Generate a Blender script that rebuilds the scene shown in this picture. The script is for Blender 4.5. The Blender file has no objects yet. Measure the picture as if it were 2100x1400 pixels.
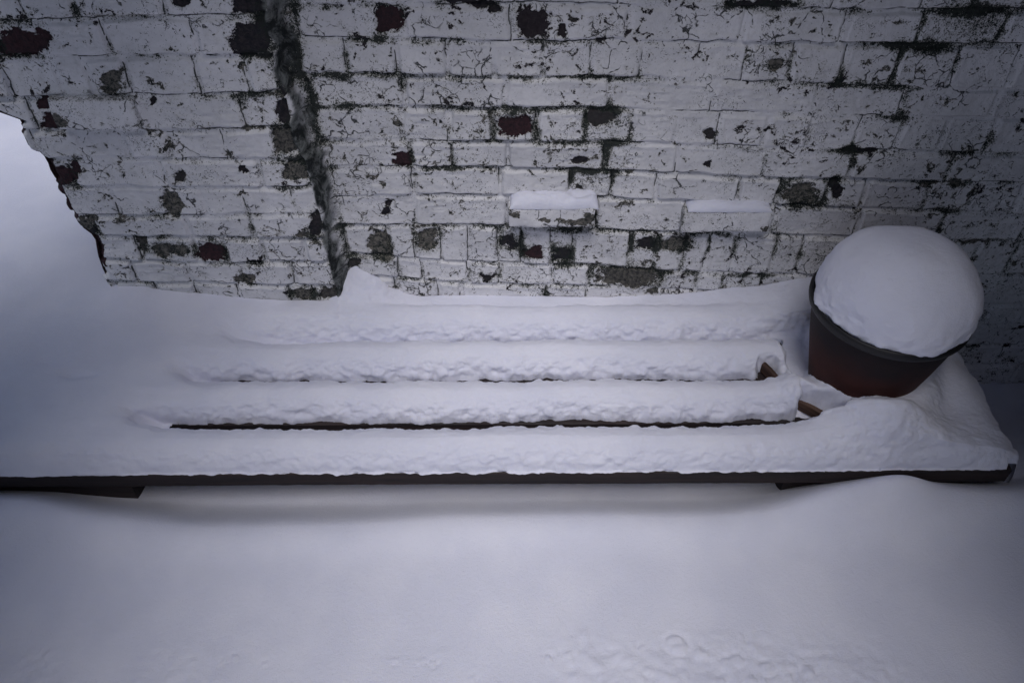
import bpy, math, random
import numpy as np
from mathutils import Vector
R = math.radians
scene = bpy.context.scene
C = scene.collection

# ------------------------------------------------------------------ camera
F, TH, HC = 1600.0, R(44.1), 1.75            # focal length in photo pixels, pitch, height
cam = bpy.data.cameras.new('camera'); co = bpy.data.objects.new('camera', cam); C.objects.link(co)
cam.sensor_width = 36; cam.lens = 36*F/2100; cam.clip_end = 500; cam.clip_start = .02
co.location = (0, 0, HC); co.rotation_euler = (math.pi/2 - TH, 0, 0)
scene.camera = co

# ------------------------------------------------------------------ sky, sun, exposure
SUN_EL, SUN_AZ = 65, 182
w = bpy.data.worlds.new('World'); scene.world = w; w.use_nodes = True
nt = w.node_tree; bg = nt.nodes['Background']
sky = nt.nodes.new('ShaderNodeTexSky'); sky.sky_type = 'NISHITA'; sky.sun_disc = False
sky.sun_elevation = R(SUN_EL); sky.sun_rotation = R(SUN_AZ); sky.air_density = 1.0; sky.dust_density = 1.5; sky.ozone_density = 1.6
nt.links.new(sky.outputs[0], bg.inputs[0]); bg.inputs[1].default_value = .062
sl = bpy.data.lights.new('sun', 'SUN'); so = bpy.data.objects.new('sun', sl); C.objects.link(so)
sl.energy = 1.78; sl.angle = R(30); sl.color = (1.0, .975, .99)
sd = Vector((math.sin(R(SUN_AZ))*math.cos(R(SUN_EL)), math.cos(R(SUN_AZ))*math.cos(R(SUN_EL)), math.sin(R(SUN_EL))))
so.rotation_euler = sd.to_track_quat('Z', 'Y').to_euler()
scene.view_settings.view_transform = 'Standard'; scene.view_settings.look = 'None'
scene.view_settings.exposure = 0; scene.view_settings.gamma = 1

# ------------------------------------------------------------------ measuring helpers
WALL, PIER = 1.78, 1.72                       # distance of the wall face and of the pier face
cT, sT = math.cos(TH), math.sin(TH)
def ray(px, py):
    x = (px-1050)/F; v = (py-700)/F
    return x, cT - v*sT, -sT - v*cT
def on_wall(px, py, D=WALL):
    x, y, z = ray(px, py); t = D/y
    return x*t, HC+z*t
def on_level(px, py, z0):
    x, y, z = ray(px, py); t = (z0-HC)/z
    return x*t, y*t

# ------------------------------------------------------------------ noise (numpy)
def _h(i, j, k, s):
    i = i.astype(np.int64); j = j.astype(np.int64); k = np.asarray(k).astype(np.int64)
    h = (i*374761393 + j*668265263 + k*2147483647 + s*1274126177) & 0xffffffff
    h = ((h ^ (h >> 13))*1103515245) & 0xffffffff
    h = ((h ^ (h >> 16))*2246822519) & 0xffffffff
    return ((h ^ (h >> 15)) & 0xffffff)/float(0xffffff)
def vn(x, y, z=None, s=0):
    """smooth value noise in -1..1"""
    xi = np.floor(x); yi = np.floor(y); fx = x-xi; fy = y-yi
    fx = fx*fx*fx*(fx*(fx*6-15)+10); fy = fy*fy*fy*(fy*(fy*6-15)+10)
    def lay(k):
        a = _h(xi, yi, k, s); b = _h(xi+1, yi, k, s); c = _h(xi, yi+1, k, s); d = _h(xi+1, yi+1, k, s)
        return (a*(1-fx)+b*fx)*(1-fy) + (c*(1-fx)+d*fx)*fy
    if z is None: return lay(np.zeros_like(xi))*2-1
    zi = np.floor(z); fz = z-zi; fz = fz*fz*(3-2*fz)
    return (lay(zi)*(1-fz)+lay(zi+1)*fz)*2-1
def fbm(x, y, z=None, o=4, s=0, g=.5):
    a = 1.0; t = 0; n = 0
    for i in range(o):
        t = t + a*vn(x, y, z, s+i*17); n += a
        # turn the lattice between octaves so that no grid shows
        x, y = 1.62*x+1.17*y+5.2, -1.17*x+1.62*y+1.3
        if z is not None: z = z*2.03+7.7
        a *= g
    return t/n*1.35
def ss(a, b, x):
    t = np.clip((x-a)/(b-a), 0, 1); return t*t*(3-2*t)
def smax(a, b, k):
    h = np.clip(.5+.5*(a-b)/k, 0, 1); return b*(1-h)+a*h+k*h*(1-h)

# ------------------------------------------------------------------ object helpers
def mesh_np(name, co_, quads):
    me = bpy.data.meshes.new(name)
    me.vertices.add(len(co_)); me.vertices.foreach_set('co', np.ascontiguousarray(co_, dtype=np.float32).ravel())
    n = len(quads)
    me.loops.add(n*4); me.loops.foreach_set('vertex_index', np.ascontiguousarray(quads, dtype=np.int32).ravel())
    me.polygons.add(n); me.polygons.foreach_set('loop_start', np.arange(0, n*4, 4, dtype=np.int32))
    me.polygons.foreach_set('loop_total', np.full(n, 4, dtype=np.int32))
    me.polygons.foreach_set('use_smooth', np.ones(n, dtype=bool))
    me.update(calc_edges=True); me.validate()
    return me
def grid_quads(nu, nv, keep=None):
    i = np.arange(nu*nv).reshape(nu, nv)
    q = np.stack([i[:-1, :-1], i[1:, :-1], i[1:, 1:], i[:-1, 1:]], -1)
    if keep is not None: q = q[keep]
    return q.reshape(-1, 4)
def compact(co_, q, attrs=()):
    used = np.zeros(len(co_), bool); used[q.ravel()] = True
    m = np.cumsum(used)-1
    return co_[used], m[q], [a[used] for a in attrs], used
def normals(P):
    du = np.gradient(P, axis=0); dv = np.gradient(P, axis=1)
    n = np.cross(du, dv); return n/np.maximum(np.linalg.norm(n, axis=2, keepdims=True), 1e-12)
def obj(name, me, mat, parent=None):
    o = bpy.data.objects.new(name, me); C.objects.link(o)
    if mat: me.materials.append(mat)
    if parent: o.parent = parent; o.matrix_parent_inverse.identity()
    return o
def thing(name, label, cat, loc=(0, 0, 0), group=None):
    o = bpy.data.objects.new(name, None); C.objects.link(o); o.location = loc; o.empty_display_size = .1
    return tag(o, label, cat, group)
def tag(o, label, cat, group=None):
    o['label'] = label; o['category'] = cat
    if group: o['group'] = group
    return o
def attr(me, name, v):
    a = me.attributes.new(name, 'FLOAT', 'POINT'); a.data.foreach_set('value', np.ascontiguousarray(v, dtype=np.float32).ravel())

# ------------------------------------------------------------------ materials
class M:
    def __init__(s, name):
        s.m = bpy.data.materials.new(name); s.m.use_nodes = True; s.t = s.m.node_tree
        s.b = s.t.nodes['Principled BSDF']
    def n(s, typ, **k):
        o = s.t.nodes.new(typ)
        for a, v in k.items(): setattr(o, a, v)
        return o
    def l(s, a, b): s.t.links.new(a, b)
    def put(s, sock, v):
        if hasattr(v, 'is_output') or isinstance(v, bpy.types.NodeSocket): s.l(v, sock)
        else: sock.default_value = v
    def math(s, op, a, b=0.0, c=None, clamp=False):
        o = s.n('ShaderNodeMath', operation=op, use_clamp=clamp); s.put(o.inputs[0], a); s.put(o.inputs[1], b)
        if c is not None: s.put(o.inputs[2], c)
        return o.outputs[0]
    def noise(s, scale, detail=3, rough=.5, vec=None, dist=0):
        o = s.n('ShaderNodeTexNoise'); o.inputs['Scale'].default_value = scale; o.inputs['Detail'].default_value = detail
        o.inputs['Roughness'].default_value = rough; o.inputs['Distortion'].default_value = dist
        s.l(vec if vec is not None else s.coord(), o.inputs['Vector']); return o.outputs['Fac']
    def coord(s):
        if not hasattr(s, '_c'): s._c = s.n('ShaderNodeTexCoord').outputs['Object']
        return s._c
    def ramp(s, v, a, b):       # smooth step from a to b
        o = s.n('ShaderNodeMapRange', interpolation_type='SMOOTHSTEP'); s.put(o.inputs[0], v)
        o.inputs[1].default_value = a; o.inputs[2].default_value = b; return o.outputs[0]
    def mix(s, f, a, b):
        o = s.n('ShaderNodeMix', data_type='RGBA'); s.put(o.inputs[0], f)
        for k, v in ((6, a), (7, b)):
            if isinstance(v, tuple): o.inputs[k].default_value = (*v, 1)
            else: s.l(v, o.inputs[k])
        return o.outputs[2]
    def at(s, name): return s.n('ShaderNodeAttribute', attribute_name=name).outputs['Fac']
    def bump(s, h, dist, strength=1.0, prev=None):
        o = s.n('ShaderNodeBump'); s.l(h, o.inputs['Height']); o.inputs['Distance'].default_value = dist
        o.inputs['Strength'].default_value = strength
        if prev is not None: s.l(prev, o.inputs['Normal'])
        return o.outputs[0]
    def base(s, v): s.put(s.b.inputs['Base Color'], (*v, 1) if isinstance(v, tuple) else v)

def snow_material():
    m = M('snow'); m.base(m.mix(m.ramp(m.noise(6, 3), .35, .7), (.76, .775, .90), (.82, .83, .95)))
    m.b.inputs['Roughness'].default_value = .75; m.b.inputs['Specular IOR Level'].default_value = .25
    m.b.inputs['Subsurface Weight'].default_value = .2
    m.b.inputs['Subsurface Radius'].default_value = (.003, .0035, .005); m.b.inputs['Subsurface Scale'].default_value = 1.0
    b1 = m.bump(m.noise(420, 3, .7), .0022, .7)
    b2 = m.bump(m.noise(110, 4, .65), .004, .40, b1)
    m.l(b2, m.b.inputs['Normal']); return m.m
SNOW = snow_material()

def wall_material():
    m = M('flaking_white_paint_on_brick')
    c = m.coord()
    # crack lines: edges of a warped cell pattern, kept only in patches
    wv = m.n('ShaderNodeTexNoise'); wv.inputs['Scale'].default_value = 22; wv.inputs['Detail'].default_value = 4; m.l(c, wv.inputs['Vector'])
    wsub = m.n('ShaderNodeVectorMath', operation='SUBTRACT'); m.l(wv.outputs['Color'], wsub.inputs[0]); wsub.inputs[1].default_value = (.5, .5, .5)
    wm = m.n('ShaderNodeVectorMath', operation='SCALE'); m.l(wsub.outputs[0], wm.inputs[0]); wm.inputs['Scale'].default_value = .05
    wa = m.n('ShaderNodeVectorMath', operation='ADD'); m.l(c, wa.inputs[0]); m.l(wm.outputs[0], wa.inputs[1])
    def cracks(scale, width, maskscale, lo, hi):
        v = m.n('ShaderNodeTexVoronoi', feature='DISTANCE_TO_EDGE'); v.inputs['Scale'].default_value = scale; m.l(wa.outputs[0], v.inputs['Vector'])
        line = m.math('SUBTRACT', 1.0, m.ramp(v.outputs['Distance'], width*.25, width))
        return m.math('MULTIPLY', line, m.ramp(m.math('ADD', m.noise(maskscale, 2), m.math('MULTIPLY', m.at('crackle'), .10)), lo, hi))
    k1 = cracks(17, .028, 8, .565, .60)
    k2 = cracks(48, .05, 13, .64, .67)
    crack = m.math('MULTIPLY', m.math('MAXIMUM', k1, k2), m.ramp(m.noise(60, 2), .40, .50))
    # chips and specks of black growth
    n_f = m.noise(330, 3, .62, dist=.4); n_m = m.noise(110, 4, .65, dist=.8); n_s = m.noise(26, 3)
    gr = m.math('ADD', m.at('grime'), m.math('MULTIPLY', m.math('SUBTRACT', n_s, .5), .5))
    thr = m.math('ADD', m.math('MULTIPLY', m.math('SUBTRACT', n_m, .5), 2.0), m.math('MULTIPLY', m.math('SUBTRACT', n_f, .5), 2.6))
    g = m.ramp(m.math('ADD', gr, thr), .62, .72)
    halo = m.ramp(m.math('ADD', gr, m.math('MULTIPLY', thr, .55)), .18, .75)
    speck = m.ramp(m.math('ADD', m.noise(130, 3, .6, dist=1.2), m.math('MULTIPLY', m.noise(7, 3), .5)), .925, .955)
    sq = m.math('ABSOLUTE', m.math('SUBTRACT', m.noise(75, 2, .5, dist=1.0), .5))
    sq = m.math('MULTIPLY', m.math('SUBTRACT', 1.0, m.ramp(sq, .008, .024)), m.ramp(m.noise(15, 3), .55, .61))
    sq = m.math('MULTIPLY', sq, m.ramp(m.noise(140, 2), .42, .5))
    speck = m.math('MAXIMUM', speck, m.math('MULTIPLY', sq, .9))
    # paint: faint dirt, uneven coats
    paint = m.mix(m.ramp(m.noise(5, 5, .6), .3, .75), (.68, .68, .71), (.84, .835, .865))
    paint = m.mix(m.math('MULTIPLY', m.ramp(m.noise(48, 4, .7), .45, .8), .35), paint, (.42, .42, .40))
    paint = m.mix(m.math('MULTIPLY', halo, .70), paint, (.25, .255, .20))
    # bare brick where the paint has gone
    red = m.mix(m.ramp(n_m, .35, .7), (.050, .022, .027), (.018, .010, .014))
    grey = m.mix(m.ramp(n_m, .36, .66), (.17, .16, .14), (.020, .024, .025))
    dark = m.mix(m.ramp(n_m, .35, .75), (.012, .013, .018), (.05, .04, .045))
    bare = m.mix(m.ramp(m.at('kind'), .25, .75), red, dark)
    bare = m.mix(m.ramp(m.at('kind'), 1.25, 1.75), bare, grey)
    e = m.math('ADD', m.math('ADD', m.at('bare'), m.math('MULTIPLY', m.math('SUBTRACT', m.noise(42, 4, .7, dist=.6), .5), 2.4)), m.math('ADD', m.math('MULTIPLY', m.math('SUBTRACT', n_m, .5), .7), m.math('MULTIPLY', m.math('SUBTRACT', n_f, .5), .5)))
    em = m.ramp(e, .46, .54)
    rim = m.math('SUBTRACT', m.ramp(e, .36, .42), em)
    col = m.mix(m.math('MULTIPLY', m.math('MAXIMUM', m.math('MAXIMUM', crack, speck), m.ramp(m.math('ADD', m.at('seam'), m.math('MULTIPLY', m.math('SUBTRACT', n_m, .5), .9)), .36, .64)), .93), paint, (.022, .027, .028))
    col = m.mix(m.math('MULTIPLY', rim, .35), col, (.60, .58, .52))
    col = m.mix(em, col, bare)
    col = m.mix(m.math('MULTIPLY', g, .95), col, m.mix(m.ramp(n_f, .4, .65), (.007, .010, .012), (.022, .031, .024)))
    # dirty mortar of the fillet beside the pier
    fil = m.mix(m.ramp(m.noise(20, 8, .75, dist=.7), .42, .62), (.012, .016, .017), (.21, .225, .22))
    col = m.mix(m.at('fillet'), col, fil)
    m.base(col); m.b.inputs['Roughness'].default_value = .8; m.b.inputs['Specular IOR Level'].default_value = .3
    hgt = m.math('SUBTRACT', m.math('MULTIPLY', m.noise(260, 4, .6), .35), m.math('MULTIPLY', m.math('MAXIMUM', m.math('MAXIMUM', crack, em), g), .9))
    b = m.bump(hgt, .0040, .9)
    b = m.bump(m.noise(70, 4, .6), .003, .5, b)
    m.l(b, m.b.inputs['Normal']); return m.m
WALLM = wall_material()

def wood_material(name, a, b, scale=(3, 60, 60)):
    m = M(name)
    mp = m.n('ShaderNodeMapping'); mp.inputs['Scale'].default_value = scale; m.l(m.coord(), mp.inputs['Vector'])
    g = m.noise(1.0, 6, .65, mp.outputs[0], .6)
    m.base(m.mix(m.ramp(g, .3, .7), a, b)); m.b.inputs['Roughness'].default_value = .7
    m.l(m.bump(g, .003, .5), m.b.inputs['Normal']); return m.m
WOOD = wood_material('dark_wet_wood', (.010, .007, .009), (.030, .018, .018))
WOODB = wood_material('brown_wood', (.045, .022, .016), (.11, .06, .04), (8, 8, 60))
TERRA = M('terracotta_glaze'); 
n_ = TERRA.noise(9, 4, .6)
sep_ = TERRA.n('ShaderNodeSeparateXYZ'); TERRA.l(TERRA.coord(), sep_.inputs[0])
rim_shade_ = TERRA.ramp(TERRA.math('ADD', sep_.outputs[2], TERRA.math('MULTIPLY', TERRA.math('SUBTRACT', n_, .5), .22)), .13, .27)   # shade below the rim, painted into the body colour
TERRA.base(TERRA.mix(rim_shade_, TERRA.mix(TERRA.ramp(n_, .35, .7), (.050, .016, .013), (.085, .026, .020)), (.014, .009, .011))); TERRA.b.inputs['Roughness'].default_value = .7; TERRA.b.inputs['Specular IOR Level'].default_value = .25
TERRA.l(TERRA.bump(TERRA.noise(120, 3), .0015, .3), TERRA.b.inputs['Normal'])
RIM = M('dark_pot_rim'); RIM.base(RIM.mix(RIM.ramp(RIM.noise(12, 4), .35, .7), (.004, .004, .006), (.009, .008, .010))); RIM.b.inputs['Roughness'].default_value = .55

# ------------------------------------------------------------------ the wall
def curve(pts, D):
    """bed joint given as photo points -> heights along X"""
    w_ = [on_wall(px, py, D) for px, py in pts]; w_.sort()
    return np.array([a for a, _ in w_]), np.array([b for _, b in w_])
MAIN_BEDS = [
 [(600, 14), (965, 11), (1200, 10), (1520, 22), (1900, 24)],
 [(600, 80), (740, 82), (965, 87), (1200, 86), (1430, 89), (1730, 94), (2070, 94)],
 [(600, 152), (740, 155), (965, 160), (1200, 160), (1450, 167), (1700, 177), (1840, 183), (2070, 186)],
 [(640, 219), (740, 219), (965, 224), (1200, 225), (1340, 229), (1565, 235), (1840, 242), (2070, 247)],
 [(640, 288), (740, 290), (965, 293), (1200, 293), (1340, 297), (1565, 304), (1800, 310), (2070, 320)],
 [(660, 345), (740, 345), (965, 345), (1170, 349), (1340, 357), (1565, 366), (1840, 373), (2070, 378)],
 [(660, 404), (740, 404), (965, 402), (1200, 406), (1340, 413), (1700, 425), (2070, 439)],
 [(680, 463), (740, 464), (965, 462), (1200, 472), (1340, 476), (1565, 482), (1840, 491), (2070, 497)],
 [(690, 520), (740, 523), (920, 537), (1100, 544), (1240, 544), (1315, 553), (1520, 563), (1840, 566)],
 [(690, 566), (780, 567), (965, 583), (1100, 585), (1280, 587), (1500, 600), (1840, 625)]]
MAIN_J = [   # vertical joints of the courses between beds
 [845, 1060, 1275, 1500, 1715, 1900],
 [828, 1050, 1288, 1524, 1732, 1890, 2060],
 [710, 812, 918, 1013, 1116, 1212, 1317, 1433, 1529, 1625, 1730, 1840, 1960, 2080],
 [828, 1036, 1252, 1465, 1675, 1850, 2040],
 [737, 824, 920, 1011, 1100, 1200, 1295, 1387, 1475, 1570, 1661, 1757, 1845, 1935, 2030],
 [842, 929, 1043, 1241, 1390, 1568, 1748, 1950],
 [847, 1026, 1171, 1254, 1346, 1515, 1598, 1693, 1771, 1900],
 [850, 1040, 1224, 1402, 1587, 1760, 1930],
 [797, 852, 906, 961, 1022, 1070, 1132, 1176, 1291, 1345, 1401, 1451, 1506, 1588, 1640, 1730, 1830],
 [819, 867, 961, 1025, 1132, 1210, 1290, 1356, 1428, 1483, 1560, 1650],
 [900, 945, 1120, 1200, 1330, 1450, 1560]]
PIER_BEDS = [
 [(0, 48), (300, 38), (480, 34), (570, 34)],
 [(0, 118), (205, 119), (555, 117)],
 [(0, 206), (320, 198), (560, 191)],
 [(60, 270), (320, 270), (570, 264)],
 [(160, 327), (275, 327), (590, 329)],
 [(183, 384), (366, 387), (630, 386)],
 [(200, 444), (275, 444), (640, 439)],
 [(200, 487), (457, 488), (650, 493)],
 [(230, 534), (457, 541), (672, 539)],
 [(228, 578), (411, 580), (594, 587), (690, 590)]]
PIER_J = [[150, 330, 505], [219, 400], [121, 183, 262, 404], [270, 498], [169, 256, 347, 462], [338, 535], [237, 343, 420, 503],
          [388, 516], [283, 402, 462, 540], [275, 385, 500, 600], [494, 599, 645]]
# places where the paint has come off: photo x, y, half width, half height, kind (0 red, 1 near black, 2 grey and mossy)
BARE = [(1096,48,35,34,.6),(1152,66,9,12,.6),(796,46,26,28,.35),(1058,257,40,24,.0),(824,324,20,16,.1),(776,497,20,24,2),(792,518,14,14,2),
 (1043,494,18,14,1),(1092,515,20,12,.2),(878,488,22,20,2),(1290,568,70,18,1.6),(1185,456,34,11,1.6),(1205,447,18,14,1.6),(1005,567,17,6,1),
 (722,544,12,15,1.4),(1155,525,20,16,1),(955,4,52,9,1),(1325,497,20,12,1),(1385,500,32,11,2),(1560,6,70,8,1),(1645,398,34,22,1.8),(1460,273,11,11,1.4),
 (1188,327,12,6,1.2),(1448,337,7,7,1),(50,90,54,28,.3),(518,82,44,34,1),(505,12,26,18,1.2),(372,5,20,9,1),(233,168,22,22,1.8),
 (112,249,29,17,.2),(90,213,15,12,.3),(124,360,27,24,.0),(580,228,20,28,1),(590,290,30,26,1.6),(610,350,24,20,1.8),(352,418,24,24,2),
 (648,458,16,26,1.2),(620,478,14,8,1.6),(434,517,29,18,.0),(345,513,38,14,1.9),(521,534,15,6,1),(505,571,24,9,1.9),(622,601,22,11,1.9),
 (674,602,22,12,1.5),(288,508,8,17,1.5),(175,462,16,16,2),(195,505,12,22,.4),(185,475,14,10,.8),(315,203,8,9,1),(390,598,0,0,1),(790,432,8,5,1),
 (800,420,12,7,1),(540,20,14,40,1),(1540,160,0,0,1),(1230,240,26,14,1.4),(590,140,8,30,1),(1190,395,8,9,1.4),(455,118,0,0,1),(150,340,14,12,.3),
 (1175,38,7,7,1.5),(1010,18,14,8,1.2),(372,360,9,10,1.4),(497,345,8,8,1),(1760,311,42,7,1.2),(1716,385,10,20,1.2),(1590,135,22,14,1.9)]
# places where black growth is thick
GRIME = [(1247,268,52,38,.75),(1216,376,50,30,.55),(1155,525,26,26,.7),(1577,137,52,30,.55),(1682,137,45,30,.45),(1577,6,110,14,.7),(1645,400,48,28,.6),
 (1620,268,48,28,.45),(1980,40,120,52,.9),(1860,95,60,30,.7),(1760,170,70,14,.6),(1635,525,56,30,.75),(1545,569,40,9,.8),(1090,600,90,20,.6),
 (690,45,60,50,.1),(735,200,70,22,.5),(700,160,60,16,.45),(590,350,55,30,.55),(640,470,40,34,.45),(560,90,50,60,.45),(620,300,40,60,.3),(680,150,50,90,.28),
 (1240,160,70,12,.55),(1040,155,90,10,.55),(960,80,70,8,.2),(1060,222,160,10,.45),(870,500,60,34,.4),(1050,500,60,40,.5),(1420,500,200,26,.4),(1500,575,90,20,.5),
 (1260,320,20,60,.5),(735,450,40,16,.4),(760,520,50,30,.35),(950,350,120,10,.2),(1550,330,40,40,.3),(1730,330,30,50,.6),(1700,415,70,20,.45),
 (1850,230,60,50,.45),(1920,120,70,40,.55),(2040,60,80,90,.5),(1780,60,60,60,.35),(250,30,100,10,.4),(130,30,100,14,.35),(380,160,60,40,.2),(360,232,90,26,.35),(310,300,50,26,.3),
 (370,345,60,26,.35),(240,190,30,30,.35),(480,200,60,12,.45),(620,610,70,14,.4),(340,515,80,24,.35),(500,470,60,30,.25),(1690,530,30,40,.5),(1600,470,30,40,.5),
 (690,560,16,60,.7),(1200,470,180,14,.35),(1000,560,120,18,.35),(880,90,60,12,.3),(670,15,60,14,.35),(270,255,24,20,.4)]
# silhouette of the broken left end of the pier
EDGE = [(-30,226),(0,240),(35,251),(47,280),(62,305),(88,330),(98,360),(122,388),(140,420),(158,468),(188,490),(195,530),(206,560),(222,590)]

def build_wall():
    xs = np.arange(-1.42, 1.86, .0025)
    zs = np.concatenate([np.arange(-.32, 1.22, .0025), np.arange(1.22, 1.55, .012)])
    X, Z = np.meshgrid(xs, zs, indexing='ij')
    # pier edge on its face
    ex = [on_wall(548, 60, PIER), on_wall(560, 150, PIER), on_wall(640, 385, PIER), on_wall(690, 600, PIER)]
    exz = np.array([e[1] for e in ex])[::-1]; exx = np.array([e[0] for e in ex])[::-1]
    XP = np.interp(Z, exz, exx) + .006*fbm(Z*14, Z*0+3.3, o=3) 
    wob = .0035*fbm(X*18, Z*18, o=3, s=3)
    wob2 = .0035*fbm(X*18, Z*18, o=3, s=9)
    Xw, Zw = X+wob, Z+wob2
    H = np.zeros_like(X)                       # relief towards the camera
    bare = np.zeros_like(X); kind = np.zeros_like(X); grime = np.zeros_like(X); crackle = np.zeros_like(X)
    pier = X < XP-.0
    rng = np.random.RandomState(4)
    def masonry(mask, beds, joints, D, seed):
        d = np.full(X.shape, 1.0); dlow = np.full(X.shape, 1.0); bx = np.full(X.shape, 0.0); dbed = np.full(X.shape, 1.0)
        B = []
        for b in beds:
            cx, cz = curve(b, D)
            # straight continuation at both ends
            B.append(np.interp(Xw, cx, cz))
        pitch = .088
        top = B[0].copy(); tops = []
        for i in range(1, 16): tops.append(top + pitch*i)
        bots = [B[-1] - pitch*i for i in range(1, 10)]
        allb = tops[::-1] + B + bots
        k0 = len(tops)
        for i in range(len(allb)-1):
            up, lo = allb[i], allb[i+1]
            rows = (Zw <= up) & (Zw > lo) & mask
            if not rows.any(): continue
            ji = i-k0+1
            if 0 <= ji < len(joints):
                ymid = (beds[min(ji, len(beds)-1)][0][1] + beds[max(ji-1, 0)][0][1])/2 if ji < len(beds) else 600
                zmid = float((allb[i][0, 0]+allb[i+1][0, 0])/2)
                # photo x -> X at the middle height of this course
                jx = []
                for px in joints[ji]:
                    pts = beds[min(ji, len(beds)-1)]; pts0 = beds[max(ji-1, 0)]
                    a = np.interp(px, [p[0] for p in pts], [p[1] for p in pts]); b_ = np.interp(px, [p[0] for p in pts0], [p[1] for p in pts0])
                    py = (a+b_)/2 if 0 < ji < len(beds) else (a-35 if ji == 0 else b_+25)
                    jx.append(on_wall(px, py, D)[0])
                jx = sorted(jx)
            else: jx = []
            lo_x, hi_x = -1.7, 2.1
            step = .235 if i % 2 else .12
            if not jx: jx = [-.3+rng.uniform(-.1, .1)]
            while jx[0] > lo_x: jx.insert(0, jx[0]-step*rng.uniform(.93, 1.07))
            while jx[-1] < hi_x: jx.append(jx[-1]+step*rng.uniform(.93, 1.07))
            jx = np.array(jx)
            sx = Xw[rows]; sz = Zw[rows]; su = up[rows]; sl_ = lo[rows]
            k = np.searchsorted(jx, sx)
            k = np.clip(k, 1, len(jx)-1)
            lean = rng.uniform(-.004, .004, len(jx))
            dj = np.minimum(np.abs(sx-jx[k-1]-lean[k-1]*(sz-sl_)/.08), np.abs(jx[k]-sx))
            db = np.minimum(su-sz, sz-sl_)
            dd = np.minimum(dj, db)
            # round the corners of each brick
            r = .012
            cor = (dj < r) & (db < r)
            dd = np.where(cor, r-np.sqrt((r-dj)**2+(r-db)**2), dd)
            d[rows] = dd; dbed[rows] = db; dlow[rows] = np.minimum(sz-sl_, jx[k]-sx+.001)
            tilt = rng.uniform(-.0035, .0035, len(jx)+1); tz = rng.uniform(-.05, .05, len(jx)+1); crk = rng.uniform(-1, 1, len(jx)+1)
            bx[rows] = tilt[k] + tz[k]*(sz-(su+sl_)/2)
            crackle[rows] = crk[k]
        return d, bx, dlow
    d1, t1, db1 = masonry(~pier, MAIN_BEDS, MAIN_J, WALL, 1)
    d2, t2, db2 = masonry(pier, PIER_BEDS, PIER_J, PIER, 2)
    dlow = np.where(pier, db2, db1)
    d = np.where(pier, d2, d1); tilt = np.where(pier, t2, t1)
    jn = fbm(X*9, Z*9, o=4, s=21)              # joints open and close along their length
    hw = .0062 + .002*jn
    open_ = np.clip(.62 + .8*fbm(X*5, Z*7, o=3, s=31), .12, 1.15)
    prof = ss(0, 1, (d-hw*.5)/(.006+.002*jn))
    H += -(1-prof)*.0085*open_ + tilt*ss(.004, .014, d)
    seam = np.exp(-((dlow-.0045-.0012*fbm(X*40, Z*40, o=2, s=33))/.0017)**2)*ss(-.12, .12, fbm(X*7, Z*11, o=4, s=34)+.05)
    H -= seam*.004
    # the paint lips over the brick edges
    H += .0009*np.exp(-((d-.013)/.004)**2)
    H += .0016*fbm(X*22, Z*22, o=3, s=41) + .0007*fbm(X*90, Z*110, o=3, s=43) + .0030*fbm(X*3.3, Z*3.3, o=2, s=44)
    H += .0012*fbm(X*30+Z*6, Z*120, o=2, s=45)*ss(.0, .3, fbm(X*4, Z*5, o=2, s=46))   # brush drags
    # growth gathers in the joints
    gj = np.exp(-(d/(.0105+.009*fbm(X*30, Z*30, o=3, s=53)))**2)
    low = fbm(X*4.5, Z*4.5, o=3, s=51)
    amt = .29 + .48*low + .45*fbm(X*19, Z*19, o=3, s=52)
    grime += gj*np.clip(amt, 0, 1.2) - .12 + .16*fbm(X*6+2, Z*6, o=3, s=54)
    def px_on(mask_pier):
        D = PIER if mask_pier else WALL
        dy = D; dz = Z-HC
        f = dy*cT-dz*sT; v = (-dy*sT-dz*cT)/f
        return 1050+F*X/f, 700+F*v
    PX1, PY1 = px_on(False); PX2, PY2 = px_on(True)
    PX = np.where(pier, PX2, PX1); PY = np.where(pier, PY2, PY1)
    wx = 11*fbm(X*28, Z*28, o=4, s=61, g=.65); wy = 9*fbm(X*28, Z*28, o=4, s=62, g=.65)
    for (cx, cy, rx, ry, kd) in BARE:
        if rx == 0: continue
        box = (np.abs(PX-cx) < rx+22) & (np.abs(PY-cy) < ry+22)
        a = np.abs((PX[box]+wx[box]-cx)/rx); b = np.abs((PY[box]+wy[box]-cy)/ry)
        q = (a**2.8+b**2.8)**(1/2.8)
        v = np.clip(.5+(1-q)*1.6, 0, 1.1)      # .5 at the rim
        old = bare[box]; kk = kind[box]
        kk = np.where(v > old, kd, kk); kind[box] = kk; bare[box] = np.maximum(old, v)
        grime[box] += .32*np.exp(-((q-1.0)/.55)**2)
    for (cx, cy, rx, ry, st) in GRIME:
        box = (np.abs(PX-cx) < rx*1.8) & (np.abs(PY-cy) < ry*1.8)
        a = (PX[box]+wx[box]-cx)/rx; b = (PY[box]+wy[box]-cy)/ry
        v = np.exp(-(a*a+b*b)*1.1)*st
        grime[box] += v*(.60+.75*gj[box])
    hit = ss(.42, .56, bare)
    H -= hit*(.0045+.0018*fbm(X*60, Z*60, o=2, s=71))
    # small chips of paint lost along the joints
    chip = .40+.55*(fbm(X*17, Z*26, o=4, s=72, g=.6)-.50)*(.35+gj*1.3)+.10*low
    chip = np.where(gj > .12, chip, np.minimum(chip, .33))
    kind = np.where(chip > bare, 1.5+.5*np.sign(fbm(X*3, Z*3, o=2, s=73)), kind); bare = np.maximum(bare, np.clip(chip, 0, .75)-.06)
    bare = bare-.42*(1-ss(.02, .32, bare))
    # broken left end
    ew = [on_wall(px, py, PIER) for px, py in EDGE]
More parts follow.
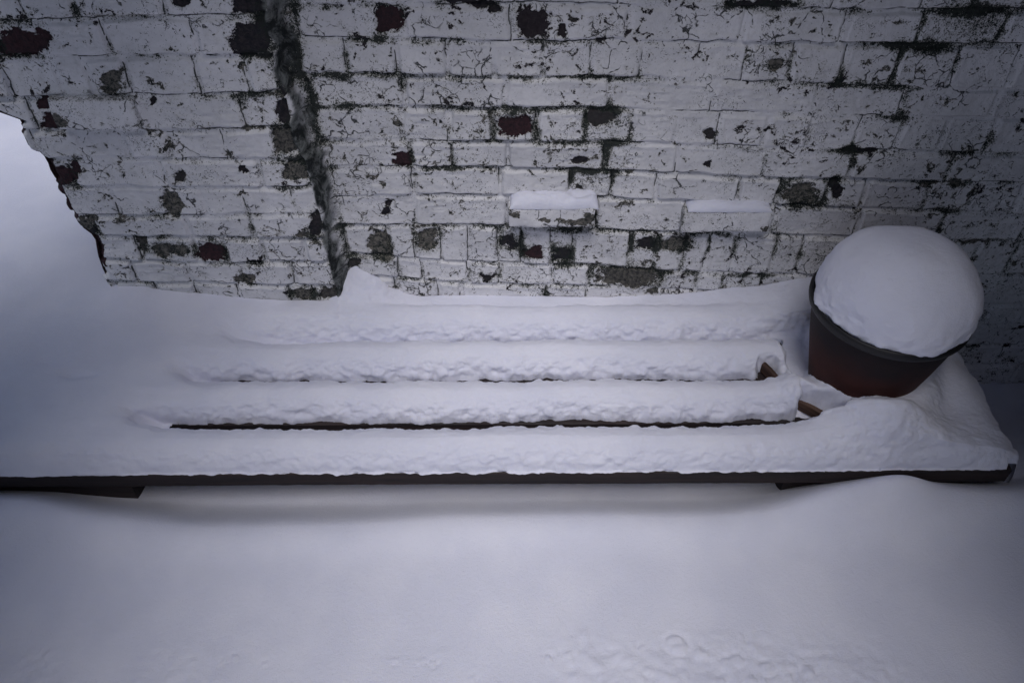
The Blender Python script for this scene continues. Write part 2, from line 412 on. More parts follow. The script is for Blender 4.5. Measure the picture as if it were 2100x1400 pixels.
    ez = np.array([e[1] for e in ew])[::-1]; exx2 = np.array([e[0] for e in ew])[::-1]
    XL = np.interp(Z, ez, exx2) + .004*fbm(Z*40, Z*0+1, o=2, s=5) + .009*np.tanh(4*fbm(Z*13, Z*0+5, o=1, s=6))
    de = X-XL
    strip = ss(.0, 1, (.013+.011*fbm(Z*16, Z*0+8, o=2, s=81)-de)/.004+.5)*(Z > on_wall(0, 545, PIER)[1])
    strip = np.where(Z > ez.max()+.3, strip, strip)
    bare = np.maximum(bare, strip*1.1); kind = np.where(strip > .4, .25, kind)
    H -= np.clip(.016-de, 0, .03)*1.2
    # the pier and its mortar fillet
    s_ = (X-XP)/(.040+.008*fbm(Z*7, Z*0+4, o=2, s=95))
    yy = np.where(X < XP, PIER, PIER + (WALL-PIER)*ss(0, 1, s_*.98)**.8)
    s_edge = np.exp(-((X-XP)/.012)**2)
    H -= s_edge*.006*(1+.6*fbm(X*30, Z*30, o=2, s=91))
    fil = ss(-.12, .10, s_+.35*fbm(X*26, Z*20, o=4, s=92))*(1-ss(.6, 1.2, s_+.5*fbm(X*26, Z*20, o=4, s=93)))
    H = H*(1-fil*.7) + fil*(.004*fbm(X*24+Z*8, Z*5, o=4, s=94))
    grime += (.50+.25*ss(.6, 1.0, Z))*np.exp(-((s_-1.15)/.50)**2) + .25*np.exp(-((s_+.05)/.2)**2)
    rim_z = ss(1.0, 1.15, Z)
    grime += rim_z*.05
    Y = yy - H
    P = np.stack([X, Y, Z], -1)
    keepv = de > -.001
    # pull the first kept column onto the silhouette
    idx = np.argmax(keepv, axis=0)
    for j in range(len(zs)):
        P[idx[j], j, 0] = XL[idx[j], j]
    kq = keepv[:-1, :-1] & keepv[:-1, 1:] & keepv[1:, :-1] & keepv[1:, 1:]
    atts = [bare, kind, np.clip(grime, -.3, 1.2), crackle, fil, seam]
    names = ['bare', 'kind', 'grime', 'crackle', 'fillet', 'seam']
    wall = thing('brick_wall', 'old brick wall with flaking white paint and black joints behind the snowy bench', 'wall')
    colid = (X[:-1, :-1]+X[1:, 1:])/2 > ((XP[:-1, :-1]+XP[1:, 1:])/2)
    for nm, sel in (('wall_face', kq & colid), ('pier', kq & ~colid)):
        q = grid_quads(len(xs), len(zs), sel)
        cc, qq, aa, used = compact(P.reshape(-1, 3), q, [a.reshape(-1) for a in atts])
        qq = qq[:, ::-1] if nm else qq
        me = mesh_np(nm, cc, qq[:, ::-1])
        for n2, a in zip(names, aa): attr(me, n2, a)
        o = obj(nm, me, WALLM, wall)
        if nm == 'pier': o['label'] = 'projecting pier with dark maroon bare patches at its broken left end'
    # core behind the skin: gives the wall its thickness, its broken end and top
    v = []; qd = []
    zz = np.arange(-.32, 1.54, .02)
    xl = np.interp(zz, ez, exx2)
    for z, x in zip(zz, xl): v += [(x+.004, PIER+.012, z), (x+.012+.006*math.sin(z*71), PIER+.33, z)]
    for i in range(len(zz)-1): qd.append((2*i, 2*i+1, 2*i+3, 2*i+2))
    n0 = len(v); v += [(xl[-1]+.004, PIER+.012, 1.53), (1.86, PIER+.012, 1.53), (1.86, 2.05, 1.53), (xl[-1]+.012, 2.05, 1.53),
                       (1.86, 2.05, -.32), (xl[0], 2.05, -.32)]
    qd += [(n0, n0+1, n0+2, n0+3), (n0+3, n0+2, n0+4, n0+5)]
    me = mesh_np('core', np.array(v), np.array(qd)); me.attributes.new('kind', 'FLOAT', 'POINT')
    obj('core', me, BRICKCORE, wall)
    return wall
def brickcore():
    m = M('bare_brick'); n = m.noise(30, 5, .6); m.base(m.mix(m.ramp(n, .35, .7), (.035, .014, .017), (.09, .045, .045)))
    m.b.inputs['Roughness'].default_value = .9; m.l(m.bump(n, .006), m.b.inputs['Normal']); return m.m
BRICKCORE = brickcore()
WALLOBJ = build_wall()

# ---- bricks that stand out of the wall, each with its own paint and snow
def proud_brick(x0, x1, ytop, ybot, D, out, flakes, snow, label, seed):
    (X0, Zt), (X1, _) = on_wall(x0, ytop, D-out), on_wall(x1, ytop, D-out)
    Zb = on_wall(x0, ybot, D-out)[1]
    n = 5
    W_, Hh, Dp = X1-X0, Zt-Zb, out+.03
    # rounded box with fine faces
    nx, nz, ny = int(W_/.004), int(Hh/.004), int(Dp/.004)
    faces = []
    def patch(fn, a, b):
        u, v = np.meshgrid(np.linspace(0, 1, a), np.linspace(0, 1, b), indexing='ij'); return fn(u, v), a, b
    pts = []; qs = []; off = 0
    for fn, a, b in ((lambda u, v: (u, u*0, v), nx, nz), (lambda u, v: (u, v, u*0+1), nx, ny), (lambda u, v: (u, 1-v, u*0), nx, ny),
                     (lambda u, v: (u*0, 1-u, v), ny, nz), (lambda u, v: (u*0+1, u, v), ny, nz)):
        (px, py, pz), a, b = patch(fn, a, b)
        p = np.stack([px*W_, py*Dp, pz*Hh], -1).reshape(-1, 3)
        pts.append(p); qs.append(grid_quads(a, b)+off); off += len(p)
    p = np.concatenate(pts); q = np.concatenate(qs)
    r = .005
    lo = np.array([r, r, r]); hi = np.array([W_-r, Dp+.1, Hh-r])
    c = np.clip(p, lo, hi); dv = p-c; L = np.linalg.norm(dv, axis=1, keepdims=True)
    p = c+np.where(L > 0, dv/np.maximum(L, 1e-9)*np.minimum(L, r), 0)
    g = p+seed
    p = p + .0030*np.stack([fbm(g[:, 0]*25, g[:, 2]*25, g[:, 1]*25, o=3, s=1), fbm(g[:, 0]*25, g[:, 2]*25, g[:, 1]*25, o=3, s=2), fbm(g[:, 0]*25, g[:, 2]*25, g[:, 1]*25, o=3, s=3)], -1)
    Wp = p+np.array([X0, D-out, Zb])
    bare = np.zeros(len(p)); kind = np.full(len(p), 1.7)
    f = Wp[:, 1]*cT-(Wp[:, 2]-HC)*sT; PX = 1050+F*Wp[:, 0]/f; PY = 700+F*(-Wp[:, 1]*sT-(Wp[:, 2]-HC)*cT)/f
    PX = PX+8*fbm(g[:, 0]*45, g[:, 2]*45, o=3, s=5, g=.65); PY = PY+6*fbm(g[:, 0]*45, g[:, 2]*45, o=3, s=6, g=.65)
    for (cx, cy, rx, ry) in flakes:
        qd_ = np.sqrt(((PX-cx)/rx)**2+((PY-cy)/ry)**2); bare = np.maximum(bare, np.clip(1.5-qd_, 0, 1))
    gr = .35*np.exp(-np.minimum(np.minimum(p[:, 2], Hh-p[:, 2]), np.minimum(p[:, 0], W_-p[:, 0]))/.006) + .02 + .2*fbm(g[:, 0]*14, g[:, 2]*14, o=2, s=8)
    me = mesh_np('protruding_brick', Wp, q)
    for nme, a in (('bare', bare), ('kind', kind), ('grime', gr), ('crackle', bare*0+.2), ('fillet', bare*0)): attr(me, nme, a)
    o = obj('protruding_brick', me, WALLM, WALLOBJ); o['label'] = label
    if snow:
        # cap of snow lying on the brick
        (sx0, sx1, th) = snow
        S0 = on_wall(sx0, ytop, D-out)[0]; S1 = on_wall(sx1, ytop, D-out)[0]
        nu, nv = 120, 40
        u, v = np.meshgrid(np.linspace(0, 1, nu), np.linspace(0, 1, nv), indexing='ij')
        y = D-out+.002 + (out+.01)*v
        endf = (1-np.abs(2*u-1)**6)**.5
        tv = np.sqrt(np.clip(1-(1-np.clip(v/.38, 0, 1))**2, 0, 1))
        z = Zt-.001 + th*endf*tv*(1-.15*v)*(1+.28*fbm(u*5, v*2, o=3, s=seed))
        x = S0+(S1-S0)*(u+.0)
        P = np.stack([x, y-.002*endf*(1-v), z], -1)
        N = normals(P); nn = fbm(P[..., 0]*45, P[..., 1]*45, P[..., 2]*45, o=3, s=seed)
        P = P+N*(nn*.0012)[..., None]
        top = P.reshape(-1, 3); bot = top.copy(); bot[:, 2] = Zt-.003
        me = mesh_np('snow_cap', np.concatenate([top, bot]), np.concatenate([grid_quads(nu, nv)[:, :], grid_quads(nu, nv)[:, ::-1]+len(top),
              np.array([(j*nv, (j+1)*nv, (j+1)*nv+len(top), j*nv+len(top)) for j in range(nu-1)])[:, ::-1]]))
        return obj('snow_cap', me, SNOW)
c1 = proud_brick(1042, 1222, 428, 467, WALL, .050, [(1185, 455, 26, 8), (1207, 448, 12, 14), (1150, 452, 14, 5), (1057, 441, 9, 8), (1118, 452, 9, 4)], (1046, 1228, .029),
                 'projecting brick with dark green bare patch under the thicker snow cap', 3)
tag(c1, 'thick pillow of snow on the projecting brick with a dark green bare patch', 'snow cap', 'snow caps on projecting bricks')
c2 = proud_brick(1404, 1586, 434, 476, WALL, .036, [(1567, 468, 7, 4)], (1412, 1584, .017), 'smooth white projecting brick under the thin snow cap', 7)
tag(c2, 'thin flat strip of snow on the smooth white projecting brick', 'snow cap', 'snow caps on projecting bricks')
proud_brick(92, 268, 206, 268, PIER, .022, [(112, 249, 28, 16)], None, 'white projecting brick with a dark bare corner on the pier', 11)

# ------------------------------------------------------------------ snow shapes
SL = -.0065                                     # the bench lies very slightly askew to the wall
BX0, BX1 = -1.55, 1.235
FR = [1.155, 1.313, 1.461, 1.605]; SW = [.120, .115, .118, .118]; BK = [.38, .44, .48, .60]; FK = [.50, .56, .56, .56]
ZT = .18; TH_S = .072
GL = [(-.985, .17), (-.89, .17), (-.78, .17)]     # left end of gaps 3-4, 2-3, 1-2 and length of the fade
GR = [(.815, .035), (.715, .04), (.735, .05)]
wallx = np.array([-3, -1.25, -1.158, -.98, -.81, -.515, -.475, -.43, -.385, -.30, -.133, .1, .28, .52, .75, .9, 1.05, 1.25, 1.4, 2.5])
wallz = np.array([.20, .24, .285, .285, .252, .250, .262, .262, .226, .20, .186, .192, .205, .229, .262, .30, .24, .0, -.12, -.15])
def top_snow(x, y):
    u = y + SL*x
    wv_ = 0.0
    h = np.full(x.shape, -.2)
    for i, (f, w_) in enumerate(zip(FR, SW)):
        e0 = f+.002; e1 = f+w_+(.010 if i else .004)
        v = np.clip((u-e0)/(e1-e0), 0, 1)
        side = 1-np.where(v < .5, np.clip(1-v/FK[i], 0, 1)**2.05, np.clip((v-BK[i])/(1-BK[i]), 0, 1)**2.2)
        t = TH_S*(1+.07*fbm(x*3.1, x*0+i*7, o=3, s=130+i))*np.clip(side, 0, 1)**.52
        inside = (u > e0) & (u < e1)
        h = np.maximum(h, np.where(inside, ZT-.004+t, -.2))
    # blanket that bridges the gaps at both ends
    full = ZT+TH_S-.008+.008*fbm(x*2.2, y*3, o=2, s=140)
    fill = np.full(x.shape, -.2)
    gc = [FR[1]-.009, FR[2]-.009, FR[3]-.009]
    for i, g in enumerate(gc):
        near = np.exp(-((u-g)/.055)**2)
    # depth of the sag, gap by gap
    wsum = 0; sag = 0
    for i, g in enumerate(gc):
        l, lf = GL[i]; r, rf = GR[i]
        wt = np.exp(-((u-g-.022*np.exp(-np.clip(x-l+.03, 0, 3)/.07)-.012*ss(r-.10, r, x))/.045)**4)
        s_ = ss(l-lf*.6, l+lf, x + .012*fbm(x*20, u*20, o=2, s=150))*(1-ss(r-rf*.2, r+rf, x+.006*fbm(x*20, u*20, o=2, s=151)))
        sag = sag + wt*s_**1.7
    mid = ss(-.95, -.70, x)*(1-ss(.70, .80, x))
    blanket = full - sag*.30
    # the blanket only rules outside the slatted middle
    ins = np.zeros_like(x)
    for i, g in enumerate(gc): ins = np.maximum(ins, 0)
    frontfall = ss(FR[0]-.006+wv_, FR[0]+.05+wv_, u)
    blanket = ZT-.006 + (blanket-ZT+.006)*np.clip(frontfall, 0, 1)**.5
    blanket = np.where(u < FR[0]-.004+wv_, -.2, blanket)
    lx = ss(-1.02+.55*(u-1.15), -.86+.55*(u-1.15), x)
    h = np.where(u > FR[0]+.02, smax(h, blanket-.030*(lx*(1-ss(.74, .86, x))), .012+.022*ss(-.72, -.95, x)), np.maximum(h, blanket-.012*lx))
    # between the last slat and the wall
    wz = np.interp(x, wallx, wallz)
    yb = 1.70
    strip = wz - np.clip(WALL-y, 0, .3)*.10*(x > -.5) - .0
    strip = strip + .003*fbm(x*8, y*8, o=2, s=160)
    strip = np.where(y > 1.655, strip, strip-(1.655-y)*(1.4-.9*ss(-.5, -.8, x)))
    h = smax(h, strip, .014+.02*ss(-.5, -.8, x))
    # cone in the corner of pier and wall
    r = np.hypot((x+.455)*1.0, (y-1.80)*1.0)
    h = smax(h, .12+.25*np.exp(-r/.155), .03)
    # drift that buries the left end and the open ground past the wall
    left = .262+.036*np.exp(-((x+1.08)/.20)**2)*ss(1.42, 1.74, y)*ss(2.3, 1.8, y)+.035*ss(-1.0, -1.5, x)*ss(1.3, 1.8, y)-.03*ss(2.0, 4.0, y)+.006*fbm(x*2.0, y*2.4, o=3, s=170)
    lw = (1-ss(-1.12, -.80, x-.35*(y-1.2)))*ss(FR[0]+.0, FR[0]+.12, u)
    h = h*(1-lw)+np.maximum(h, left)*lw
    # pits in the drift
    for (px, py, r_, dp) in ((150, 768, .035, .010), (185, 770, .02, .006), (95, 745, .03, .004)):
        cx, cy = on_level(px, py, .26); h = h-dp*np.exp(-(((x-cx)/r_)**2+((y-cy)/(r_*.5))**2))
    # right end: mound in front of the pot, hollow behind it, pot pit
    rx = ss(.80, .93, x)
    base = .252-.014*ss(.95, 1.2, x)+.006*fbm(x*5, y*5, o=2, s=180)
    h = np.where(u > FR[0]+.03, h*(1-rx)+np.maximum(base, h-.01)*rx, h)
    h = h + .070*np.exp(-(((x-.93)/.125)**2+((y-1.24)/.085)**2))*ss(FR[0], FR[0]+.05, u)
    h = h + .030*np.exp(-(((x-.80)/.10)**2+((y-1.30)/.08)**2))
    h = h - .030*np.exp(-(((x-1.07)/.09)**2+((y-1.34)/.08)**2))
    h = h + .028*np.exp(-(((x-1.17)/.07)**2+((y-1.40)/.12)**2))
    h = h + .03*np.exp(-(((x-1.10)/.10)**2+((y-1.58)/.05)**2))
    rp = np.hypot(x-PX0, y-PY0)
    h = h + .030*np.exp(-((rp-.19)/.035)**2)*ss(.05, -.10, y-PY0)*(rp < .4)*ss(1.1, .9, x)
    # sheltered pocket at the left of the pot
    pk = ss(.04, .0, np.abs(x-.80+.15*(y-1.53))-.022)*ss(.12, .03, np.abs(y-1.535))
    h = h + np.clip(.303-h, 0, .2)*np.exp(-(np.maximum(rp-.15, 0)/.055)**2)*ss(1.56, 1.46, y)*(1-.9*ss(.84, .78, x))
    h = np.maximum(h - .085*pk, np.where((h > ZT+.02) & (rp > .12), ZT+.016, -.5))
    # two dark pockets where bits of lath show
    for tri in (((1636, 826), (1736, 862), (1700, 872), (1636, 872)), ((1560, 750), (1580, 748), (1603, 772), (1560, 780))):
        pp = [on_level(a, b, ZT+.03) for a, b in tri]
        dist = np.full(x.shape, 9.)
        for k in range(len(pp)):
            (ax, ay), (bx_, by_) = pp[k], pp[(k+1) % len(pp)]
            L = math.hypot(bx_-ax, by_-ay); nxx, nyy = (by_-ay)/L, -(bx_-ax)/L
            dist = np.minimum(dist, -((x-ax)*nxx+(y-ay)*nyy)*-1 if False else ((x-ax)*nxx+(y-ay)*nyy))
        h = h-.10*ss(-.014, .006, dist)
    # right end of the bench falls away to the ground
    h = h - .050*np.clip((x-1.10)/.17, 0, 1)**3
    fall = ss(1.250, 1.335, x+.008*fbm(y*9, y*0, o=2, s=190)+.25*np.clip(1.19-y, 0, .03))
    h = h - fall*.5
    return h
PX0, PY0 = .922, 1.432
def ground(x, y):
    z = .098+.010*fbm(x*1.1, y*1.1, o=3, s=200)+.0012*fbm(x*9, y*9, o=2, s=201)
    # sheltered hollow under the seat
    edge = 1.075+.030*fbm(x*1.6, x*0, o=2, s=203)-.03*ss(-.5, -.95, x)+.035*ss(-1.0, -1.2, x)+.03*ss(.4, .9, x)
    z = z + .014*np.exp(-((y-edge+.03)/.05)**2)
    z = z - .070*ss(edge-.01, edge+.13, y)
    z = z + .045*ss(-.75, -1.1, x)*np.exp(-((y-1.08)/.12)**2)+.016*np.exp(-((x-.76)/.17)**2)*np.exp(-((y-1.12)/.08)**2)*1.9
    z = z + .036*np.exp(-(((x-.955)/.075)**2+((y-1.13)/.05)**2)) + .060*ss(.62, .90, x)*np.exp(-((y-1.14)/.10)**2)*(1-.3*ss(1.0, 1.2, x))
    # right end lies lower towards the wall
    z = z - .20*ss(1.0, 1.45, x)*ss(1.25, 1.7, y)
    # trodden clods near the camera
    rg = np.random.RandomState(12)
    for (px, py, rpx) in [(1387,1318,22),(1440,1335,13),(1452,1342,10),(1494,1358,16),(1513,1350,14),(1574,1367,16),(1660,1372,14),(1545,1395,14),(1250,1352,12),(1125,1345,9),
                          (1165,1340,9),(1620,1385,9),(1480,1395,12),(1300,1320,8),(1320,1322,7),(862,1350,8),(888,1353,8),(808,1348,8),(968,1388,9),(460,1352,8),(95,1340,8),(480,1345,9),(540,1360,8),(1330,1372,10),(1230,1385,9)]:
        cx, cy = on_level(px, py, .10); r_ = rpx/905
        q = np.hypot((x-cx)/r_, (y-cy)/(r_*.95))
        z = z + np.where(q < 2.2, r_*.36*np.clip(1-q*q, 0, 1)**.5*.75 - .0045*np.exp(-((q-1.08)/.14)**2), 0)
    rough = ss(.83, .72, y+.05*fbm(x*4, y*4, o=3, s=205))*ss(-1.3, -1.0, x)*(.6+.4*ss(-.3, .35, x))*ss(1.0, .75, x)
    cl = fbm(x*32, y*32, o=3, s=206)
    z = z + rough*ss(-.25, .35, fbm(x*5.5, y*7, o=3, s=208))*(.0055*np.abs(cl) + .0028*fbm(x*80, y*80, o=2, s=207))
    # the drift behind and left of the bench shares its surface with the bench snow
    T = top_snow(x, y) + .001*ss(1.50, 1.80, y)
    blend = (1-np.clip((1.78-y)/.38, 0, 1)**5)*ss(-.85, -1.05, x)
    blend = np.maximum(blend, ss(BX0+.03, BX0-.25, x)*ss(1.0, 1.35, y))
    far = ss(3.0, 8.0, np.hypot(x, y-1))
    T = T*(1-far)+.12*far
    z = z*(1-blend)+np.maximum(T, z)*blend
    return z

def build_bench_snow():
    xs = np.arange(BX0-.02, 1.335, .0035); ys = np.concatenate([np.arange(1.13, 1.72, .0014), np.arange(1.72, 1.802, .003)])
    X, Y = np.meshgrid(xs, ys, indexing='ij')
    Zh = top_snow(X, Y)
    # soften the very steep steps a little
    for _ in range(2):
        Zs = Zh.copy(); Zs[:, 1:-1] = (Zh[:, :-2]+2*Zh[:, 1:-1]+Zh[:, 2:])/4; Zh = np.where((Zh > ZT-.02), np.maximum(Zs, ZT-.05), Zh)
    P = np.stack([X, Y, Zh], -1); N = normals(P)
    N[..., 2] = np.maximum(N[..., 2], 0)
    steep = 1-np.clip(N[..., 2], 0, 1)
    st = ss(-.01, .42, steep)
    slat = ss(-1.0, -.6, X)*1.0
    n1 = fbm(X*42+3, Y*52, Zh*58, o=3, s=300); n2 = fbm(X*95, Y*95, Zh*105, o=3, s=310); n3 = fbm(X*11, Y*15, Zh*15, o=3, s=320)
    amp = (.0010+.0050*st)*(1-.5*ss(.82, .95, X))*(1-.8*ss(.10, .04, np.hypot(X+.455, Y-1.8)))*(.4+.6*slat)
    D = n1*amp + n2*(.0005+.0012*st)*(.4+.6*slat) + n3*(.0016+.0035*st)
    rightlump = ss(.75, .95, X)*ss(1.36, 1.25, Y)
    D = D + rightlump*.0022*fbm(X*40, Y*50, o=3, s=330)
    calm = (1-ss(-.98, -1.12, X)*ss(1.55, 1.70, Y))*(.45+.55*ss(FR[0]+.0, FR[0]+.05, Y+SL*X))
    P = P+N*(D*(.4+.6*calm)*(1+.12*ss(FR[0]+.12, FR[0]+.09, Y+SL*X)))[..., None]
    P[..., 1] += calm* (.0036*fbm(X*11, Y*7, o=2, s=340)+.0011*fbm(X*42, Y*16, o=2, s=341))*(.3+.7*ss(FR[0]+.03, FR[0]+.10, Y+SL*X))
    inner = X < 1.225
    P[..., 2] = np.where(inner, np.maximum(P[..., 2], ZT+.0015), P[..., 2])
    ok = Zh > ZT-.012
    # behind the pier line nothing, except in the open left part
    wallcut = (Y < PIER-.001) | ((X > -.535) & (Y < WALL+.0)) | (X < -1.15)
    okv = ok & wallcut
    okv &= ~((X > 1.225) & (Y < FR[0]+.02-SL*X))
    okv |= (X > 1.225) & (Y > FR[0]+.02-SL*X) & (Zh > .0) & wallcut
    kq = okv[:-1, :-1] & okv[:-1, 1:] & okv[1:, :-1] & okv[1:, 1:]
    q = grid_quads(len(xs), len(ys), kq)
    cc, qq, _, used = compact(P.reshape(-1, 3), q)
    # close the sheet downwards along its border so that it has thickness
    e = np.concatenate([qq[:, [0, 1]], qq[:, [1, 2]], qq[:, [2, 3]], qq[:, [3, 0]]])
    key = np.minimum(e[:, 0], e[:, 1]).astype(np.int64)*len(cc)+np.maximum(e[:, 0], e[:, 1])
    _, inv, cnt = np.unique(key, return_inverse=True, return_counts=True)
    be = e[cnt[inv] == 1]
    ring = np.unique(be); lowmap = {int(a): len(cc)+i for i, a in enumerate(ring)}
    lowv = cc[ring].copy(); lowv[:, 2] = np.where(lowv[:, 0] < 1.225, ZT+.0006, np.minimum(lowv[:, 2]-.004, ZT+.0006))
    skirt = np.array([(int(b), int(a), lowmap[int(a)], lowmap[int(b)]) for a, b in be])
    me = mesh_np('bench_snow', np.concatenate([cc, lowv]), np.concatenate([qq, skirt]))
    return tag(obj('bench_snow', me, SNOW), 'thick lumpy snow lying in long rolls along the slats of the bench', 'snow')
build_bench_snow()

def build_ground():
    def axis(a, b, fine, far):
        mid = np.arange(a, b, fine); out = []
        s = fine; p = b
        while p < far: out.append(p); s *= 1.18; p += s
        l = []; s = fine; p = a-fine
        while p > -far: l.append(p); s *= 1.18; p -= s
        return np.concatenate([np.array(l)[::-1], mid, np.array(out)])
    xs = axis(-1.4, 1.5, .0062, 60); ys = axis(.6, 1.95, .0055, 60)
    X, Y = np.meshgrid(xs, ys, indexing='ij')
    Z = ground(X, Y)
    me = mesh_np('snow_ground', np.stack([X, Y, Z], -1).reshape(-1, 3), grid_quads(len(xs), len(ys)))
    o = obj('snow_ground', me, SNOW); o['kind'] = 'structure'
build_ground()

# ------------------------------------------------------------------ bench
def beam(name, p0, p1, wdt, hgt, mat, parent, seed=0, n=None):
    """slightly worn timber: p0-p1 is the axis of its top face"""
    p0 = Vector(p0); p1 = Vector(p1); L = (p1-p0).length; ax = (p1-p0)/L; side = ax.cross(Vector((0, 0, 1))).normalized(); up = Vector((0, 0, 1))
    n = n or max(2, int(L/.02)); b = .004; hw = wdt/2
    prof = [(-hw, -b), (-hw+b, 0), (hw-b, 0), (hw, -b), (hw, -hgt+b), (hw-b, -hgt), (-hw+b, -hgt), (-hw, -hgt+b)]
    rg = random.Random(seed); v = []; q = []
    for i in range(n+1):
        t = i/n
        for (s, z) in prof:
            p = p0+ax*(L*t)+side*(s+rg.uniform(-.0006, .0006))+up*(z+rg.uniform(-.0005, .0005)-.001*math.sin(t*9+seed)); v.append(p)
    for i in range(n):
        for k in range(8): q.append((i*8+k, i*8+(k+1) % 8, (i+1)*8+(k+1) % 8, (i+1)*8+k))
    for e in (0, n): 
        o_ = e*8; q += [(o_, o_+1, o_+2, o_+3), (o_+3, o_+4, o_+7, o_), (o_+4, o_+5, o_+6, o_+7)]
    me = mesh_np(name, np.array([tuple(a) for a in v]), np.array(q)); me.polygons.foreach_set('use_smooth', np.zeros(len(q), bool))
    return obj(name, me, mat, parent)
bench = thing('bench', 'long low dark wooden slatted bench buried in snow against the white brick wall', 'bench')
for i in range(4):
    y = FR[i]+SW[i]/2-(.006 if i == 3 else 0)
    w_ = SW[i]-(.02 if i == 3 else 0)
    x0 = -1.50 if i < 3 else -1.14
    beam('slat', (BX0+.05, y-SL*(BX0+.05), ZT), (1.236, y-SL*1.236, ZT), w_ if i < 3 else .085, .050 if i == 0 else .04, WOOD, bench, i+1)
for (xa, xb) in ((-1.50, -.975), (.70, 1.16)):
    xm = (xa+xb)/2
    beam('leg', (xm, 1.185-SL*xm, ZT-.0515), (xm, 1.62-SL*xm, ZT-.0515), xb-xa, .165, WOOD, bench, 9+int(xb*3))
# bits of brown lath lying on the slats, half buried
for (p, q_, lab) in (((1640, 818), (1730, 866), 'longer bare brown lath sticking out of the snow in front of the pot'), ((1568, 742), (1604, 780), 'short brown lath tip in the dark pocket further back')):
    a1 = on_level(*p, ZT+.040); a2 = on_level(*q_, ZT+.040)
    tag(beam('wooden_lath', (a1[0], a1[1], ZT+.040), (a2[0], a2[1], ZT+.040), .013, .036, WOODB, None, 33), lab, 'lath', 'brown laths in the snow')

# ------------------------------------------------------------------ pot and its dome of snow
def lathe(name, prof, mat, parent, n=96, wob=0, seed=0):
    a = np.linspace(0, 2*math.pi, n, endpoint=False); v = []
    for (r, z) in prof: v.append(np.stack([r*np.cos(a), r*np.sin(a), np.full(n, z)], -1))
    P = np.array(v); m = len(prof)
    idx = np.arange(m*n).reshape(m, n); nx = np.roll(idx, -1, 1)
    q = np.stack([idx[:-1], nx[:-1], nx[1:], idx[1:]], -1).reshape(-1, 4)
    return obj(name, mesh_np(name, P.reshape(-1, 3), q), mat, parent)
RZ = .318                                      # rim height above the slats
pot = thing('plant_pot', 'round terracotta plant pot with dark rim heaped with snow on the bench end', 'plant pot', (PX0, PY0, ZT+.002))
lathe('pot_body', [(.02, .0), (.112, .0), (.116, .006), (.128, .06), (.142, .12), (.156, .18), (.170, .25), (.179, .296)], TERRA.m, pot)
lathe('rim', [(.172, .292), (.182, .293), (.1875, .296), (.1895, .303), (.190, .312), (.188, RZ), (.183, RZ+.001), (.178, RZ-.004), (.174, RZ-.02), (.172, .293)], RIM.m, pot)
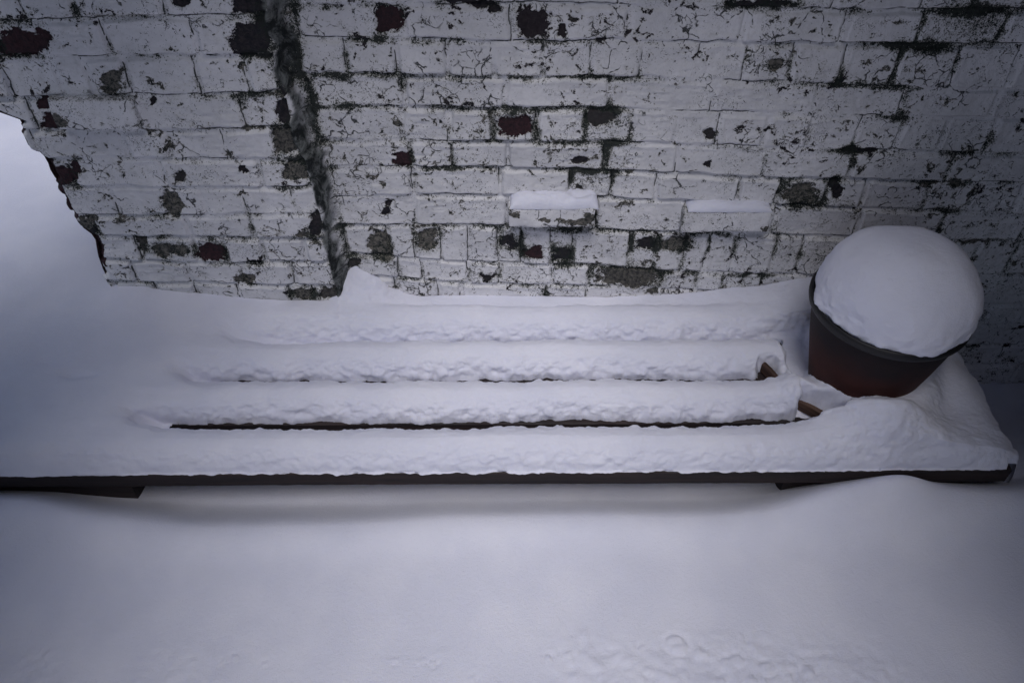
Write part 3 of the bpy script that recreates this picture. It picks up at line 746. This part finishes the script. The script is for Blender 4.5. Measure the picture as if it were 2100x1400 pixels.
def dome():
    na, nr = 220, 90
    a, t = np.meshgrid(np.linspace(0, 2*math.pi, na+1)[:-1], np.linspace(0, 1, nr), indexing='ij')
    R0 = .186+.004*np.cos(a-.2)+.0016*fbm(np.cos(a)*3+5, np.sin(a)*3+5, o=2, s=401)
    ph = t*math.pi/2*1.10-.10*math.pi/2
    rr = R0*np.cos(np.maximum(ph, -.2))**.80; rr = np.where(ph > 0, R0*np.maximum(np.cos(ph), 0)**.98, R0*(1+.25*ph))
    zz = np.where(ph > 0, .178*np.sin(ph)**.97, ph*.07)
    x = rr*np.cos(a)+.010*np.clip(zz/.18, 0, 1); y = rr*np.sin(a)-.002*np.clip(zz/.18, 0, 1)
    P = np.stack([x, y, zz+RZ+.001], -1)
    n = P-np.array([0, 0, RZ+.03]); n /= np.linalg.norm(n, axis=2, keepdims=True)
    low = ss(.10, .0, zz)
    D = .0075*fbm(x*8+4, y*8, zz*9, o=2, s=410)+(.0012+.0042*low)*fbm(x*34, y*34, zz*50, o=3, s=411)
    P = P+n*D[..., None]
    idx = np.arange(na*nr).reshape(na, nr); nx = np.roll(idx, -1, 0)
    q = np.stack([idx[:, :-1], nx[:, :-1], nx[:, 1:], idx[:, 1:]], -1).reshape(-1, 4)
    me = mesh_np('snow_dome', P.reshape(-1, 3)+np.array([PX0, PY0, ZT+.002]), q)
    tag(obj('snow_dome', me, SNOW), 'tall smooth dome of snow heaped on top of the terracotta pot', 'snow dome')
dome()

# ------------------------------------------------------------------ added unseen slabs that shade the top and sides of the scene
def slab(name, lo, hi, mat, parent=None):
    me = bpy.data.meshes.new(name)
    pts = [(x, y, z) for z in (lo[2], hi[2]) for y in (lo[1], hi[1]) for x in (lo[0], hi[0])]
    me.from_pydata(pts, [], [(0, 2, 3, 1), (4, 5, 7, 6), (0, 1, 5, 4), (2, 6, 7, 3), (0, 4, 6, 2), (1, 3, 7, 5)]); me.update()
    return obj(name, me, mat, parent)
slab('added_eaves', (-1.22, 1.49, 1.535), (2.2, 2.1, 1.59), WOOD, WALLOBJ)  # added overhang above the view, put there to shade the upper wall
rl = thing('added_shade_canopy', 'added unseen canopy that shades the left end of the bench', 'roof')
slab('added_shade_panel', (-4.5, -3, 2.45), (-.80, .72, 2.53), WOOD, rl); slab('added_shade_panel', (-1.45, .723, 2.452), (-.45, 1.10, 2.528), WOOD, rl)  # added slabs out of view, they dim the left side
rr_ = thing('added_shade_canopy', 'added unseen canopy that shades the plant pot end of the bench', 'roof')
slab('added_shade_panel', (.74, -3, 2.45), (4.5, .80, 2.53), WOOD, rr_); slab('added_shade_panel', (.46, .803, 2.452), (4.4, 2.0, 2.528), WOOD, rr_)  # added slabs out of view, they dim the right side and upper right wall
tag(slab('added_side_wall', (-1.52, -3, -.4), (-1.36, .85, 2.44), BRICKCORE), 'added unseen wall that darkens the left side', 'wall')  # added light blocker left of the view
sw = thing('added_side_wall', 'added unseen wall that darkens the right side', 'wall', (0, 0, 0))
slab('added_shade_block', (1.38, -3, -.4), (1.72, .85, 2.44), BRICKCORE, sw)  # added light blocker right of the view, near the camera
slab('wall_face', (1.721, -3.1, -.45), (1.88, 1.765, 2.445), BRICKCORE, sw)  # added too: unseen slab that keeps light off the right end
